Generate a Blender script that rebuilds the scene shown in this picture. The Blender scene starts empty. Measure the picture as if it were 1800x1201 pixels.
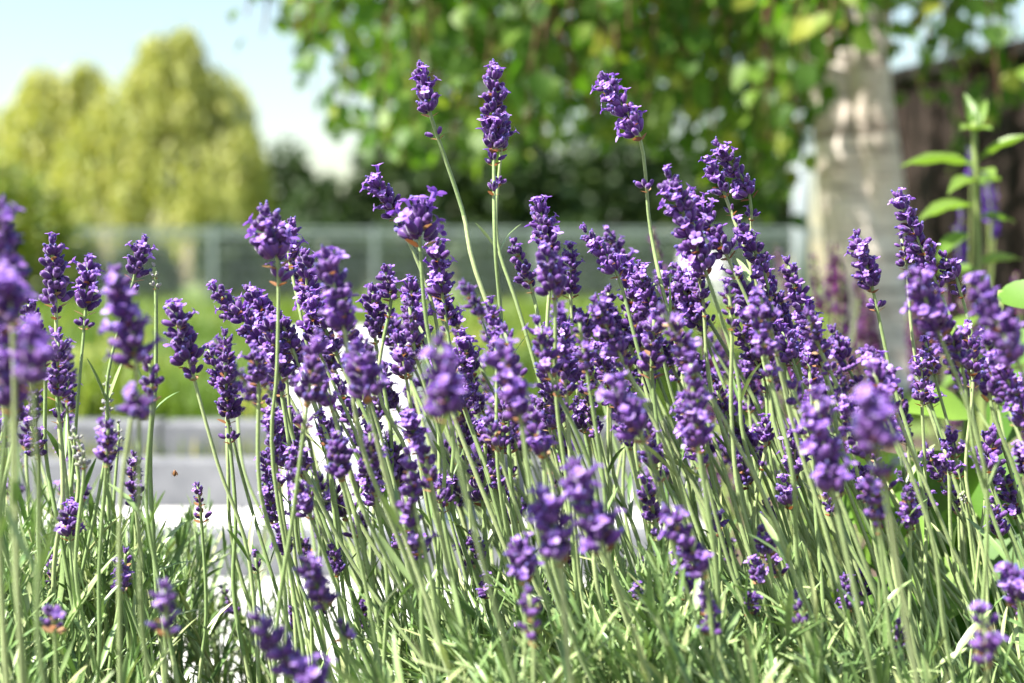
import bpy, math, random
import numpy as np
from mathutils import Vector, Matrix, Quaternion

random.seed(11)
rng = np.random.default_rng(11)
sc = bpy.context.scene
col = sc.collection

# ------------------------------------------------------------------ camera
CAM = Vector((0.0, 0.0, 0.55))
TILT = math.atan(0.04)                     # looking very slightly down
FPX = 2500.0                               # 50 mm lens on a 36 mm sensor, in photo pixels
cd = bpy.data.cameras.new('camera')
cam = bpy.data.objects.new('camera', cd)
col.objects.link(cam)
cam.location = CAM
cam.rotation_euler = (math.pi / 2 - TILT, 0, 0)
cd.lens = 50.0
cd.sensor_width = 36.0
cd.clip_start = 0.02
cd.clip_end = 2000.0
cd.dof.use_dof = True
cd.dof.focus_distance = 1.10
cd.dof.aperture_fstop = 3.4
cd.dof.aperture_blades = 9
sc.camera = cam

# ------------------------------------------------------------------ sky, sun, exposure
SUN = Vector((-0.55, -0.26, 0.80)).normalized()      # towards the sun: high, from the left, a little behind the camera
w = bpy.data.worlds.new('World')
sc.world = w
w.use_nodes = True
nt = w.node_tree
sky = nt.nodes.new('ShaderNodeTexSky')
sky.sky_type = 'NISHITA'
sky.sun_disc = False
sky.sun_elevation = math.asin(SUN.z)
sky.sun_rotation = math.atan2(SUN.x, SUN.y)
sky.air_density = 1.5
sky.dust_density = 1.0
sky.ozone_density = 1.0
nt.links.new(sky.outputs[0], nt.nodes['Background'].inputs[0])
nt.nodes['Background'].inputs[1].default_value = 0.062
sl = bpy.data.lights.new('sun', 'SUN')
sl.energy = 5.0
sl.angle = math.radians(0.5)
sl.color = (1.0, 0.95, 0.87)
so = bpy.data.objects.new('sun', sl)
col.objects.link(so)
so.rotation_euler = SUN.to_track_quat('Z', 'Y').to_euler()
so.location = (-4, -3, 8)
sc.view_settings.view_transform = 'Standard'
sc.view_settings.look = 'None'
sc.view_settings.gamma = 1.0
sc.view_settings.use_curve_mapping = False
sc.view_settings.exposure = 1.85
sc.cycles.use_denoising = True
sc.cycles.max_bounces = 7
sc.cycles.diffuse_bounces = 2
sc.cycles.glossy_bounces = 2
sc.cycles.transmission_bounces = 4
sc.cycles.transparent_max_bounces = 4
sc.cycles.sample_clamp_indirect = 6.0

# ------------------------------------------------------------------ helpers
_F = Vector((0, math.cos(TILT), -math.sin(TILT)))
_U = Vector((0, math.sin(TILT), math.cos(TILT)))
def at(x, y, Y):
    """photo pixel + distance ahead of the camera -> point"""
    d = _F + Vector(((x - 900) / FPX, 0, 0)) + _U * (-(y - 600.5) / FPX)
    return CAM + d * (Y / d.y)

def tag(o, label=None, cat=None, group=None, kind=None):
    if label: o['label'] = label
    if cat: o['category'] = cat
    if group: o['group'] = group
    if kind: o['kind'] = kind
    return o

def link(name, data, parent=None, loc=(0, 0, 0)):
    o = bpy.data.objects.new(name, data)
    col.objects.link(o)
    o.location = loc
    if parent is not None:
        o.parent = parent
    return o

def empty(name, loc):
    o = link(name, None, None, loc)
    o.empty_display_size = 0.05
    return o

class MB:
    """collects shapes into one mesh"""
    def __init__(s): s.v = []; s.f = []; s.m = []; s.c = []
    def add(s, vs, fs, m=0, c=0.5):
        b = len(s.v)
        s.v.extend(vs)
        for f in fs: s.f.append([i + b for i in f]); s.m.append(m)
        if isinstance(c, (list, tuple)): s.c.extend(c)
        else: s.c.extend([c] * len(vs))
    def box(s, x0, x1, y0, y1, z0, z1, m=0, c=0.5):
        s.add([(x, y, z) for x in (x0, x1) for y in (y0, y1) for z in (z0, z1)],
              [(0, 1, 3, 2), (4, 6, 7, 5), (0, 4, 5, 1), (2, 3, 7, 6), (0, 2, 6, 4), (1, 5, 7, 3)], m, c)
    def tube(s, pts, rads, n=6, m=0, c=0.5, cap=True, wob=0.0):
        pts = [Vector(p) for p in pts]
        vs = []; fs = []; cs = []
        ref = Vector((1, 0.13, 0.05))
        for i, p in enumerate(pts):
            t = (pts[min(i + 1, len(pts) - 1)] - pts[max(i - 1, 0)])
            t = t.normalized() if t.length > 1e-9 else Vector((0, 0, 1))
            a = ref - t * ref.dot(t)
            if a.length < 1e-4: a = Vector((0, 1, 0)) - t * t.y
            a.normalize(); b = t.cross(a); ref = a
            for k in range(n):
                th = 2 * math.pi * k / n
                r = rads[i] * (1 + wob * (random.random() - .5))
                vs.append(p + (a * math.cos(th) + b * math.sin(th)) * r)
                cs.append(c[i] if isinstance(c, (list, tuple)) else c)
        for i in range(len(pts) - 1):
            for k in range(n):
                k2 = (k + 1) % n
                fs.append((i * n + k, i * n + k2, (i + 1) * n + k2, (i + 1) * n + k))
        if cap:
            fs.append(tuple(reversed(range(n)))); fs.append(tuple(range((len(pts) - 1) * n, len(pts) * n)))
        s.add(vs, fs, m, cs)
    def mesh(s, name, mats, smooth=True):
        me = bpy.data.meshes.new(name)
        me.from_pydata([tuple(v) for v in s.v], [], s.f)
        for mt in (mats if isinstance(mats, (list, tuple)) else [mats]): me.materials.append(mt)
        me.polygons.foreach_set('material_index', s.m)
        me.polygons.foreach_set('use_smooth', [smooth] * len(s.f))
        a = me.attributes.new('v', 'FLOAT', 'POINT'); a.data.foreach_set('value', s.c)
        me.update()
        return me
    def build(s, name, mats, parent=None, loc=(0, 0, 0), smooth=True):
        return link(name, s.mesh(name, mats, smooth), parent, loc)

def tri_mesh(name, V, F, mat, val=None, smooth=True):
    """numpy verts (n,3) and tris (m,3) -> mesh"""
    me = bpy.data.meshes.new(name)
    me.vertices.add(len(V)); me.vertices.foreach_set('co', np.ascontiguousarray(V, dtype=np.float32).ravel())
    me.loops.add(F.size); me.loops.foreach_set('vertex_index', np.ascontiguousarray(F, dtype=np.int32).ravel())
    me.polygons.add(len(F)); me.polygons.foreach_set('loop_start', np.arange(0, F.size, 3, dtype=np.int32))
    try: me.polygons.foreach_set('loop_total', np.full(len(F), 3, dtype=np.int32))
    except Exception: pass
    me.polygons.foreach_set('use_smooth', np.full(len(F), smooth))
    me.materials.append(mat)
    if val is not None:
        a = me.attributes.new('v', 'FLOAT', 'POINT'); a.data.foreach_set('value', np.ascontiguousarray(val, dtype=np.float32))
    me.update(); me.validate()
    return me

def unit(a): return a / np.maximum(np.linalg.norm(a, axis=-1, keepdims=True), 1e-9)

def frames(D, N0=None):
    """length directions -> orthonormal frames (length, width, normal)"""
    D = unit(D)
    if N0 is None: N0 = rng.normal(size=D.shape)
    N = unit(N0 - D * np.sum(N0 * D, axis=1, keepdims=True))
    return D, np.cross(N, D), N

def scatter(tv, tf, O, D, W, N, S, val=None, SW=None):
    """template (verts: length,width,normal) placed on every frame"""
    S = np.asarray(S, float); SW = S if SW is None else np.asarray(SW, float)
    n = len(O); k = len(tv)
    V = (O[:, None, :] + D[:, None, :] * (tv[None, :, 0, None] * S[:, None, None])
         + W[:, None, :] * (tv[None, :, 1, None] * SW[:, None, None]) + N[:, None, :] * (tv[None, :, 2, None] * S[:, None, None]))
    F = tf[None, :, :] + (np.arange(n) * k)[:, None, None]
    val = rng.random(n) if val is None else val
    return V.reshape(-1, 3), F.reshape(-1, 3), np.repeat(val, k)

def strip_leaf(prof, bend=0.0, fold=0.15, twist=0.0):
    """leaf template from a width profile: [(t, halfwidth)], three verts per ring"""
    v = []; f = []
    for t, h in prof:
        z = -bend * t * t
        x = t * (1 - 0.15 * abs(bend) * t)
        tw = twist * t
        for sgn in (-1, 0, 1):
            yy = sgn * h; zz = z + fold * h * abs(sgn)
            v.append((x, yy * math.cos(tw), zz + yy * math.sin(tw)))
    for i in range(len(prof) - 1):
        for k in (0, 1):
            a = i * 3 + k; b = a + 3
            f += [(a, b, a + 1), (a + 1, b, b + 1)]
    return np.array(v, float), np.array(f, int)

def smooth_path(P, n):
    """Catmull-Rom through the points"""
    P = [Vector(p) for p in P]
    P = [P[0] * 2 - P[1]] + P + [P[-1] * 2 - P[-2]]
    out = []
    seg = len(P) - 3
    for i in range(n):
        u = i / (n - 1) * seg; k = min(int(u), seg - 1); t = u - k
        a, b, c, d = P[k:k + 4]
        out.append(0.5 * ((2 * b) + (c - a) * t + (2 * a - 5 * b + 4 * c - d) * t * t + (3 * b - a - 3 * c + d) * t ** 3))
    return out

# ------------------------------------------------------------------ materials
def new_mat(name):
    m = bpy.data.materials.new(name); m.use_nodes = True
    t = m.node_tree
    return m, t, t.nodes['Principled BSDF'], t.nodes['Material Output']

def ramp(t, fac, stops):
    r = t.nodes.new('ShaderNodeValToRGB')
    e = r.color_ramp.elements
    while len(e) < len(stops): e.new(0.5)
    for el, (p, c) in zip(e, stops):
        el.position = p; el.color = (*c, 1)
    t.links.new(fac, r.inputs[0])
    return r.outputs[0]

def math_node(t, op, a, b=None):
    n = t.nodes.new('ShaderNodeMath'); n.operation = op
    for i, x in enumerate((a, b)):
        if x is None: continue
        if isinstance(x, (int, float)): n.inputs[i].default_value = x
        else: t.links.new(x, n.inputs[i])
    return n.outputs[0]

def noise(t, scale, detail=3, rough=0.55, vec=None, dims=None):
    n = t.nodes.new('ShaderNodeTexNoise')
    n.inputs['Scale'].default_value = scale; n.inputs['Detail'].default_value = detail
    n.inputs['Roughness'].default_value = rough
    if vec is None:
        tc = t.nodes.new('ShaderNodeTexCoord'); vec = tc.outputs['Object']
    if dims is not None:
        mp = t.nodes.new('ShaderNodeMapping'); mp.inputs['Scale'].default_value = dims
        t.links.new(vec, mp.inputs[0]); vec = mp.outputs[0]
    t.links.new(vec, n.inputs['Vector'])
    return n.outputs['Fac']

def bump(t, p, h, strength=0.3, dist=0.01):
    b = t.nodes.new('ShaderNodeBump'); b.inputs['Strength'].default_value = strength; b.inputs['Distance'].default_value = dist
    t.links.new(h, b.inputs['Height']); t.links.new(b.outputs[0], p.inputs['Normal'])

def foliage(name, stops, transl=0.3, tcol=None, rough=0.55, spec=0.35, sheen=0.0, fine=None):
    """leaf colour from a per-leaf value plus the object's own random number; light shines through"""
    m, t, p, out = new_mat(name)
    at_ = t.nodes.new('ShaderNodeAttribute'); at_.attribute_name = 'v'
    oi = t.nodes.new('ShaderNodeObjectInfo')
    f = math_node(t, 'FRACT', math_node(t, 'ADD', at_.outputs['Fac'], oi.outputs['Random']))
    c = ramp(t, f, stops)
    if fine:
        nz = noise(t, fine, 2)
        mx = t.nodes.new('ShaderNodeMix'); mx.data_type = 'RGBA'; mx.blend_type = 'MULTIPLY'
        mx.inputs[0].default_value = 0.45
        t.links.new(c, mx.inputs[6]); t.links.new(ramp(t, nz, [(0.3, (.6, .6, .6)), (0.7, (1.25, 1.25, 1.2))]), mx.inputs[7])
        c = mx.outputs[2]
    t.links.new(c, p.inputs['Base Color'])
    p.inputs['Roughness'].default_value = rough
    p.inputs['Specular IOR Level'].default_value = spec
    if sheen:
        p.inputs['Sheen Weight'].default_value = sheen; p.inputs['Sheen Roughness'].default_value = 0.5
    if transl:
        tr = t.nodes.new('ShaderNodeBsdfTranslucent')
        g = t.nodes.new('ShaderNodeMix'); g.data_type = 'RGBA'; g.blend_type = 'MULTIPLY'; g.inputs[0].default_value = 1.0
        t.links.new(c, g.inputs[6]); g.inputs[7].default_value = (*(tcol or (1.5, 1.7, 0.6)), 1)
        t.links.new(g.outputs[2], tr.inputs[0])
        ms = t.nodes.new('ShaderNodeMixShader'); ms.inputs[0].default_value = transl
        t.links.new(p.outputs[0], ms.inputs[1]); t.links.new(tr.outputs[0], ms.inputs[2])
        t.links.new(ms.outputs[0], out.inputs[0])
    return m

def surface(name, c1, c2, scale=8.0, rough=0.8, bstr=0.3, bdist=0.01, dims=None, spec=0.3, detail=5, lo=0.3, hi=0.7):
    m, t, p, out = new_mat(name)
    n = noise(t, scale, detail, 0.6, dims=dims)
    t.links.new(ramp(t, n, [(lo, c1), (hi, c2)]), p.inputs['Base Color'])
    p.inputs['Roughness'].default_value = rough; p.inputs['Specular IOR Level'].default_value = spec
    if bstr: bump(t, p, n, bstr, bdist)
    return m

M = {}
M['soil'] = surface('garden_soil', (.035, .024, .017), (.11, .078, .055), 30, 0.95, 0.8, 0.02)
M['lawn'] = surface('lawn_ground', (.10, .15, .025), (.22, .24, .06), 1.6, 0.9, 0.0)
M['white_stone'] = surface('white_paving', (.62, .61, .58), (.80, .79, .77), 14, 0.75, 0.25, 0.004)
M['grey_stone'] = surface('grey_kerb_stone', (.10, .105, .118), (.17, .175, .19), 18, 0.8, 0.3, 0.004)
M['white_pot'] = surface('white_glazed_planter', (.76, .77, .78), (.84, .84, .84), 5, 0.45, 0.05, 0.002, spec=.4)
M['fence_wood'] = surface('shade_darkened_boards', (.014, .009, .007), (.042, .027, .020), 6, 0.8, 0.35, 0.004, dims=(8, 8, .7))  # brown timber, base colour darkened further to stand in for the birch's shade
M['fence_cap'] = surface('near_black_cap', (.012, .010, .009), (.03, .025, .02), 8, 0.75, 0.3, 0.004)
M['mesh_metal'] = surface('grey_green_metal', (.16, .20, .20), (.25, .29, .29), 6, 0.5, 0.0)
M['white_plastic'] = surface('white_garden_plastic', (.75, .75, .75), (.82, .82, .81), 6, 0.5, 0.0)
M['post'] = surface('pale_concrete_post', (.20, .23, .25), (.30, .33, .35), 9, 0.8, 0.2, 0.004)
M['bark'] = surface('grey_brown_bark', (.045, .032, .024), (.13, .10, .075), 5, 0.9, 0.6, 0.03, dims=(3, 3, .6))
M['twig'] = surface('reddish_twig_bark', (.07, .030, .018), (.16, .075, .045), 40, 0.7, 0.2, 0.002)

# birch bark: cream, peeling in pinkish bands, dark scars
m, t, p, out = new_mat('birch_bark')
n1 = noise(t, 5, 5, 0.62, dims=(1, 1, 2.2))
n2 = noise(t, 9, 4, 0.6, dims=(.5, .5, 5.0))
mx = t.nodes.new('ShaderNodeMix'); mx.data_type = 'RGBA'; mx.blend_type = 'MULTIPLY'; mx.inputs[0].default_value = .85
t.links.new(ramp(t, n1, [(.30, (.22, .16, .13)), (.42, (.66, .56, .48)), (.70, (.82, .75, .68))]), mx.inputs[6])
t.links.new(ramp(t, n2, [(.36, (.22, .19, .17)), (.47, (1, 1, 1)), (1, (1, 1, 1))]), mx.inputs[7])
t.links.new(mx.outputs[2], p.inputs['Base Color']); p.inputs['Roughness'].default_value = .7
bump(t, p, n2, .4, .008)
M['birch'] = m

# lavender
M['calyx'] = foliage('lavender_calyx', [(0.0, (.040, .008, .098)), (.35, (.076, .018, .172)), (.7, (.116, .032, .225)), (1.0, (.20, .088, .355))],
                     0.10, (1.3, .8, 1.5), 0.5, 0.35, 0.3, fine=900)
M['corolla'] = foliage('lavender_petal', [(0.0, (.19, .085, .43)), (.5, (.32, .17, .57)), (1.0, (.50, .35, .72))],
                       0.35, (1.2, .9, 1.3), 0.5, 0.3, 0.1)
M['budtip'] = foliage('lavender_bud_tip', [(0, (.055, .035, .20)), (1, (.13, .10, .36))], 0.0, None, 0.7, 0.2, 0.3)
M['bract'] = foliage('lavender_bract', [(0, (.20, .085, .035)), (.5, (.34, .17, .08)), (1, (.42, .30, .18))], 0.25, (1.4, 1.1, .7), 0.7)
M['palebud'] = foliage('unopened_bud', [(0, (.30, .27, .42)), (.5, (.38, .38, .34)), (1, (.30, .34, .22))], 0.1, (1.1, 1.1, 1), 0.7, 0.2, 0.4, fine=700)
M['stem'] = foliage('lavender_stem', [(0, (.20, .295, .105)), (.5, (.285, .38, .15)), (1, (.365, .44, .20))], 0.0, None, 0.5, 0.4, 0.1, fine=500)
M['leaf'] = foliage('lavender_leaf', [(0, (.09, .17, .05)), (.45, (.18, .285, .095)), (.8, (.29, .39, .165)), (1, (.42, .46, .21))],
                    0.10, (1.2, 1.5, .6), 0.36, 0.6, 0.05, fine=400)
M['dryleaf'] = foliage('dry_leaf', [(0, (.22, .15, .08)), (1, (.42, .33, .20))], 0.2, (1.3, 1.1, .7), 0.8)
# others
M['birch_leaf'] = foliage('birch_leaf', [(0, (.04, .095, .010)), (.5, (.075, .15, .018)), (.85, (.125, .20, .026)), (1, (.24, .26, .035))], 0.42, (1.7, 2.1, .45), 0.5, 0.28)
M['willow_leaf'] = foliage('willow_leaf', [(0, (.24, .28, .075)), (.6, (.37, .39, .115)), (1, (.50, .48, .17))], 0.4, (1.5, 1.5, .6), 0.5)
M['hedge_leaf'] = foliage('shrub_leaf', [(0, (.07, .12, .018)), (.6, (.15, .20, .03)), (1, (.27, .27, .05))], 0.3, (1.5, 1.6, .5), 0.5)
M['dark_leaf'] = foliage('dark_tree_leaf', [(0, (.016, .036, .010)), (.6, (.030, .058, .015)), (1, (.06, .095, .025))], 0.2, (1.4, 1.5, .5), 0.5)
M['grass'] = foliage('lawn_blade', [(0, (.055, .115, .014)), (.4, (.12, .19, .025)), (.7, (.24, .28, .045)), (1, (.42, .38, .07))], 0.3, (1.4, 1.5, .5), 0.5)
M['broad_leaf'] = foliage('broad_green_leaf', [(0, (.06, .145, .018)), (.6, (.095, .20, .025)), (1, (.17, .29, .045))], 0.3, (1.4, 1.6, .5), 0.5, 0.3, fine=60)
M['lance_leaf'] = foliage('lance_green_leaf', [(0, (.10, .19, .03)), (1, (.19, .28, .06))], 0.35, (1.4, 1.6, .5), 0.45, 0.45, fine=60)
M['green_stem'] = surface('soft_green_stem', (.13, .19, .05), (.22, .27, .09), 40, 0.6, 0)
M['salvia'] = foliage('salvia_calyx', [(0, (.10, .022, .085)), (.5, (.16, .035, .13)), (1, (.16, .05, .26))], 0.15, (1.3, .8, 1.2), 0.6)
M['violet'] = foliage('violet_petal', [(0, (.07, .022, .23)), (1, (.15, .05, .40))], 0.2, (1.2, .8, 1.4), 0.6)
M['insect'] = surface('brown_insect', (.10, .045, .015), (.28, .13, .05), 300, 0.4, 0)

# ------------------------------------------------------------------ ground, steps
LAWN = 0.24
def ground_h(x, y):
    if y >= 3.115: return LAWN - 0.004
    if x < 0.42: return -0.02
    s = min(1, max(0, (y - 1.9) / 1.1)); s = s * s * (3 - 2 * s)
    k = min(1, (x - 0.42) / 0.25)
    return -0.02 + (LAWN + .01) * s * k
xs = [-400, -60, -12, -4, -2.6] + list(np.arange(-2.2, 3.01, 0.13)) + [4, 6, 12, 60, 400]
ys = [-40, -6, -2] + list(np.arange(-1, 3.0, 0.2)) + [3.0, 3.105, 3.115, 3.4, 5, 9, 20, 45, 120, 900]
nrng = np.random.default_rng(3)
gv = [(x, y, ground_h(x, y) + (nrng.normal() * .006 if -2 < y < 3 else 0)) for y in ys for x in xs]
nx = len(xs)
gf = [(j * nx + i, j * nx + i + 1, (j + 1) * nx + i + 1, (j + 1) * nx + i) for j in range(len(ys) - 1) for i in range(nx - 1)]
gm = bpy.data.meshes.new('ground'); gm.from_pydata(gv, [], gf)
m, t, p, out = new_mat('ground_soil_and_lawn')
geo = t.nodes.new('ShaderNodeNewGeometry'); sep = t.nodes.new('ShaderNodeSeparateXYZ'); t.links.new(geo.outputs['Position'], sep.inputs[0])
fac = math_node(t, 'GREATER_THAN', sep.outputs[1], 3.0)
mix = t.nodes.new('ShaderNodeMix'); mix.data_type = 'RGBA'; t.links.new(fac, mix.inputs[0])
ns = noise(t, 30, 6, .65); nl = noise(t, .9, 6, .65)
t.links.new(ramp(t, ns, [(.3, (.035, .024, .017)), (.7, (.11, .078, .055))]), mix.inputs[6])
t.links.new(ramp(t, nl, [(.3, (.07, .125, .02)), (.55, (.11, .16, .03)), (.75, (.17, .19, .05))]), mix.inputs[7])
t.links.new(mix.outputs[2], p.inputs['Base Color']); p.inputs['Roughness'].default_value = .95
bump(t, p, ns, .6, .02)
gm.materials.append(m); gm.update()
tag(link('ground', gm), kind='structure')

# three shallow garden steps: white slabs, grey edging stones
step_specs = [  # slabs y0,y1,top z ; riser stone y, z0, z1
    (1.75, 2.66, 0.0), (2.70, 2.99, 0.08)]
X0, X1 = -2.6, 0.40
base = MB()
base.box(X0, X1, 1.74, 3.10, -0.30, -0.055)
base.box(X0, X1, 2.68, 3.10, -0.055, 0.03)
base.box(X0, X1, 3.01, 3.10, 0.03, 0.175)
steps = tag(base.build('steps', M['grey_stone'], None, smooth=False), kind='structure')
r2 = random.Random(5)
def stones(name, y0, y1, z0, z1, wid, mat):
    x = X0
    while x < X1 - 0.05:
        x2 = min(X1, x + wid * r2.uniform(.9, 1.1))
        b = MB(); h = r2.uniform(-.003, .003); e = .006
        xa, xb = x + .004, x2 - .004
        b.add([(xa, y0, z0), (xb, y0, z0), (xb, y1, z0), (xa, y1, z0),
               (xa, y0, z1 + h - e), (xb, y0, z1 + h - e), (xb, y1, z1 + h - e), (xa, y1, z1 + h - e),
               (xa + e, y0 + e, z1 + h), (xb - e, y0 + e, z1 + h), (xb - e, y1 - e, z1 + h), (xa + e, y1 - e, z1 + h)],
              [(3, 2, 1, 0), (0, 1, 5, 4), (1, 2, 6, 5), (2, 3, 7, 6), (3, 0, 4, 7), (4, 5, 9, 8), (5, 6, 10, 9), (6, 7, 11, 10), (7, 4, 8, 11), (8, 9, 10, 11)])
        b.build(name, M[mat], steps, smooth=False)
        x = x2
stones('paving_slab', 1.75, 2.19, -0.05, 0.0, .5, 'white_stone')
stones('paving_slab', 2.20, 2.655, -0.05, 0.0, .5, 'white_stone')
stones('kerb_stone', 2.665, 2.745, -0.045, 0.082, .6, 'grey_stone')
stones('paving_slab', 2.752, 2.985, 0.034, 0.080, .5, 'white_stone')
stones('kerb_stone', 2.99, 3.055, 0.034, 0.180, .6, 'grey_stone')
stones('kerb_stone', 3.105, 3.20, -0.01, 0.247, .6, 'grey_stone')

# ------------------------------------------------------------------ lawn grass
gt_v, gt_f = strip_leaf([(0, .035), (.5, .03), (1.0, .002)], bend=.35, fold=.2)
def grass_patch(n, y0, y1, h, xr, pw=1.0):
    y = y0 + (y1 - y0) * rng.random(n) ** pw
    x = (rng.random(n) * 2 - 1) * xr * (y * .40 + .6)
    O = np.stack([x, y, np.full(n, LAWN - .003)], 1)
    a = rng.random(n) * 6.283; l = rng.random(n) * .55
    D = np.stack([np.cos(a) * l, np.sin(a) * l, np.ones(n)], 1)
    D, W, N = frames(D)
    pn = .5 + .25 * np.sin(x * 5.1 / np.sqrt(y / 4) + 1.3 * np.sin(y * 2.3)) + .25 * np.sin(y * 1.7 + x * 2.2 + 2 * np.sin(x * 1.3))
    hh = h * (.45 + .9 * rng.random(n)) * (.55 + 1.1 * pn ** 2)
    return scatter(gt_v, gt_f, O, D, W, N, hh, np.clip(pn * .75 + .25 * rng.random(n), 0, .99), SW=hh * 1.2)
parts = [grass_patch(22000, 3.22, 7, .075, 1.0, 1.6), grass_patch(22000, 7, 22, .14, 1.0, 1.3)]
n = 900   # the narrow strip of grass behind the second riser
O = np.stack([rng.random(n) * 2.9 - 2.55, 3.06 + rng.random(n) * .04, np.full(n, .170)], 1)
D, W, N = frames(np.stack([rng.normal(size=n) * .3, rng.normal(size=n) * .2 - .1, np.ones(n)], 1))
parts.append(scatter(gt_v, gt_f, O, D, W, N, .045 * (.5 + rng.random(n))))
off = 0; VV = []; FF = []; AA = []
for V, F, A in parts:
    VV.append(V); FF.append(F + off); AA.append(A); off += len(V)
go = link('grass', tri_mesh('grass', np.concatenate(VV), np.concatenate(FF), M['grass'], np.concatenate(AA)))
tag(go, 'yellow green rough lawn grass beyond the stone steps', 'grass', kind='stuff')

# ------------------------------------------------------------------ far things
dia_v = np.array([(0, 0, 0), (.45, .5, .08), (1, 0, 0), (.45, -.5, .08)], float)
dia_f = np.array([(0, 1, 2), (0, 2, 3)])

def leaf_cloud(name, O, D, size, mat, parent=None, loc=(0, 0, 0), width=None):
    D, W, N = frames(D, rng.normal(size=O.shape) + np.array([0, 0, 1.2]))
    s = size * (.6 + .8 * rng.random(len(O)))
    V, F, A = scatter(dia_v, dia_f, O - np.array(loc), D, W, N, s, SW=None if width is None else s * width)
    return link(name, tri_mesh(name, V, F, M[mat], A), parent, (0, 0, 0) if parent is not None else loc)

def blob_points(centers, n, shell=.55):
    """points in a union of ellipsoids (cx,cy,cz,rx,ry,rz), mostly near their surface"""
    C = np.array(centers, float); vol = C[:, 3] * C[:, 4] * C[:, 5]
    k = rng.choice(len(C), n, p=vol / vol.sum())
    d = unit(rng.normal(size=(n, 3)))
    r = (shell + (1 - shell) * rng.random(n))
    r *= 1 + .12 * rng.normal(size=n)
    P = C[k, :3] + d * C[k, 3:] * r[:, None]
    return P, d

def simple_tree(name, label, base, trunk_h, r, crown, n, size, mat, cat='tree', group=None, trunk_mat='bark', shell=.5):
    root = empty(name, base); b = Vector(base)
    tag(root, label, cat, group)
    mb = MB()
    mb.tube([(0, 0, -.1), (r * .3, 0, trunk_h * .4), (-r * .3, 0, trunk_h), (0, 0, trunk_h * 1.5)], [r * 1.3, r, r * .8, r * .4], 8, wob=.1)
    for k in range(6):
        a = k * 1.05 + .3; L = trunk_h * .8
        mb.tube([(0, 0, trunk_h * (.8 + .1 * (k % 3))), (math.cos(a) * L * .5, math.sin(a) * L * .5, trunk_h * (1.2 + .1 * (k % 3))),
                 (math.cos(a) * L, math.sin(a) * L, trunk_h * 1.7)], [r * .45, r * .3, r * .12], 6)
    mb.build('trunk', M[trunk_mat], root)
    P, d = blob_points(crown, n, shell)
    leaf_cloud('crown', P, d + rng.normal(size=P.shape) * .8 + np.array([0, 0, -.5]), size, mat, root, base)
    return root

# weeping willow: strands falling from arched limbs
def willow():
    Yw = 40.0
    base = at(230, 510, Yw); base.z = LAWN
    root = empty('willow_tree', base)
    tag(root, 'pale yellow green weeping willow beyond the mesh fence', 'tree')
    mb = MB()
    mb.tube([(0, 0, -.1), (.1, 0, 1.4), (-.1, 0, 2.6), (.1, 0, 4.2)], [.42, .34, .30, .15], 10, wob=.1)
    tops = []
    # crown heads: px x, px y top, px half width, depth offset
    for (px, py, hw, dy) in [(300, 72, 70, 0), (245, 120, 80, -1.0), (360, 110, 75, .8), (110, 140, 90, .3), (180, 150, 70, .6), (20, 175, 80, .5), (60, 215, 85, -.8), (190, 190, 80, -1.6),
                             (400, 205, 62, -.3), (-40, 250, 90, .4), (300, 230, 90, -2.0), (150, 270, 100, -2.2), (430, 260, 40, .6), (322, 50, 22, .2), (275, 62, 20, -.2), (75, 118, 30, 0), (150, 108, 22, .2), (20, 300, 90, -2.0), (370, 290, 60, -2.0)]:
        p = at(px, py, Yw + dy); tops.append((p, hw / FPX * Yw))
        q = p - base
        mb.tube([(0, 0, 2.2), (q.x * .45, q.y * .45, 2.6 + q.z * .35), (q.x * .85, q.y * .85, q.z * .92), (q.x, q.y, q.z - .15)], [.16, .10, .06, .02], 6)
    mb.build('trunk', M['bark'], root)
    Os = []; Ds = []
    for (p, R) in tops:
        ns = 110 if p.z > 5.0 else 62
        for i in range(ns):
            a = random.random() * 6.283; rr = R * math.sqrt(random.random()) * random.choice((1, 1, 1, 1.25))
            s = Vector((p.x + math.cos(a) * rr, p.y + math.sin(a) * rr * .9, p.z - .75 * R * (rr / R) ** 2 + random.uniform(-.55, .22)))
            L = random.uniform(.9, 2.6)
            if s.z - L < .7: L = max(.4, s.z - .7)
            ox, oy = math.cos(a) * .35, math.sin(a) * .35
            k = int(L * 11)
            for j in range(k):
                u = j / k
                Os.append((s.x + ox * math.sqrt(u) * L * .5 + random.gauss(0, .04), s.y + oy * math.sqrt(u) * L * .5 + random.gauss(0, .04), s.z - u * L))
                Ds.append((ox * .6 + random.gauss(0, .35), oy * .6 + random.gauss(0, .35), -1))
    leaf_cloud('crown', np.array(Os), np.array(Ds), .26, 'willow_leaf', root, tuple(base), width=.42)
willow()

# rounded shrub at the left edge of the lawn
b = at(20, 548, 16); b.z = LAWN
simple_tree('garden_shrub', 'rounded green shrub standing on the lawn before the mesh fence', tuple(b), .5, .05,
            [(b.x - .15, b.y, LAWN + .82, .82, .7, .80), (b.x - .9, b.y + .2, LAWN + 1.0, .9, .8, .95), (b.x + .25, b.y - .1, LAWN + .55, .62, .55, .55)], 9000, .085, 'hedge_leaf', 'shrub', shell=.72)
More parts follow.
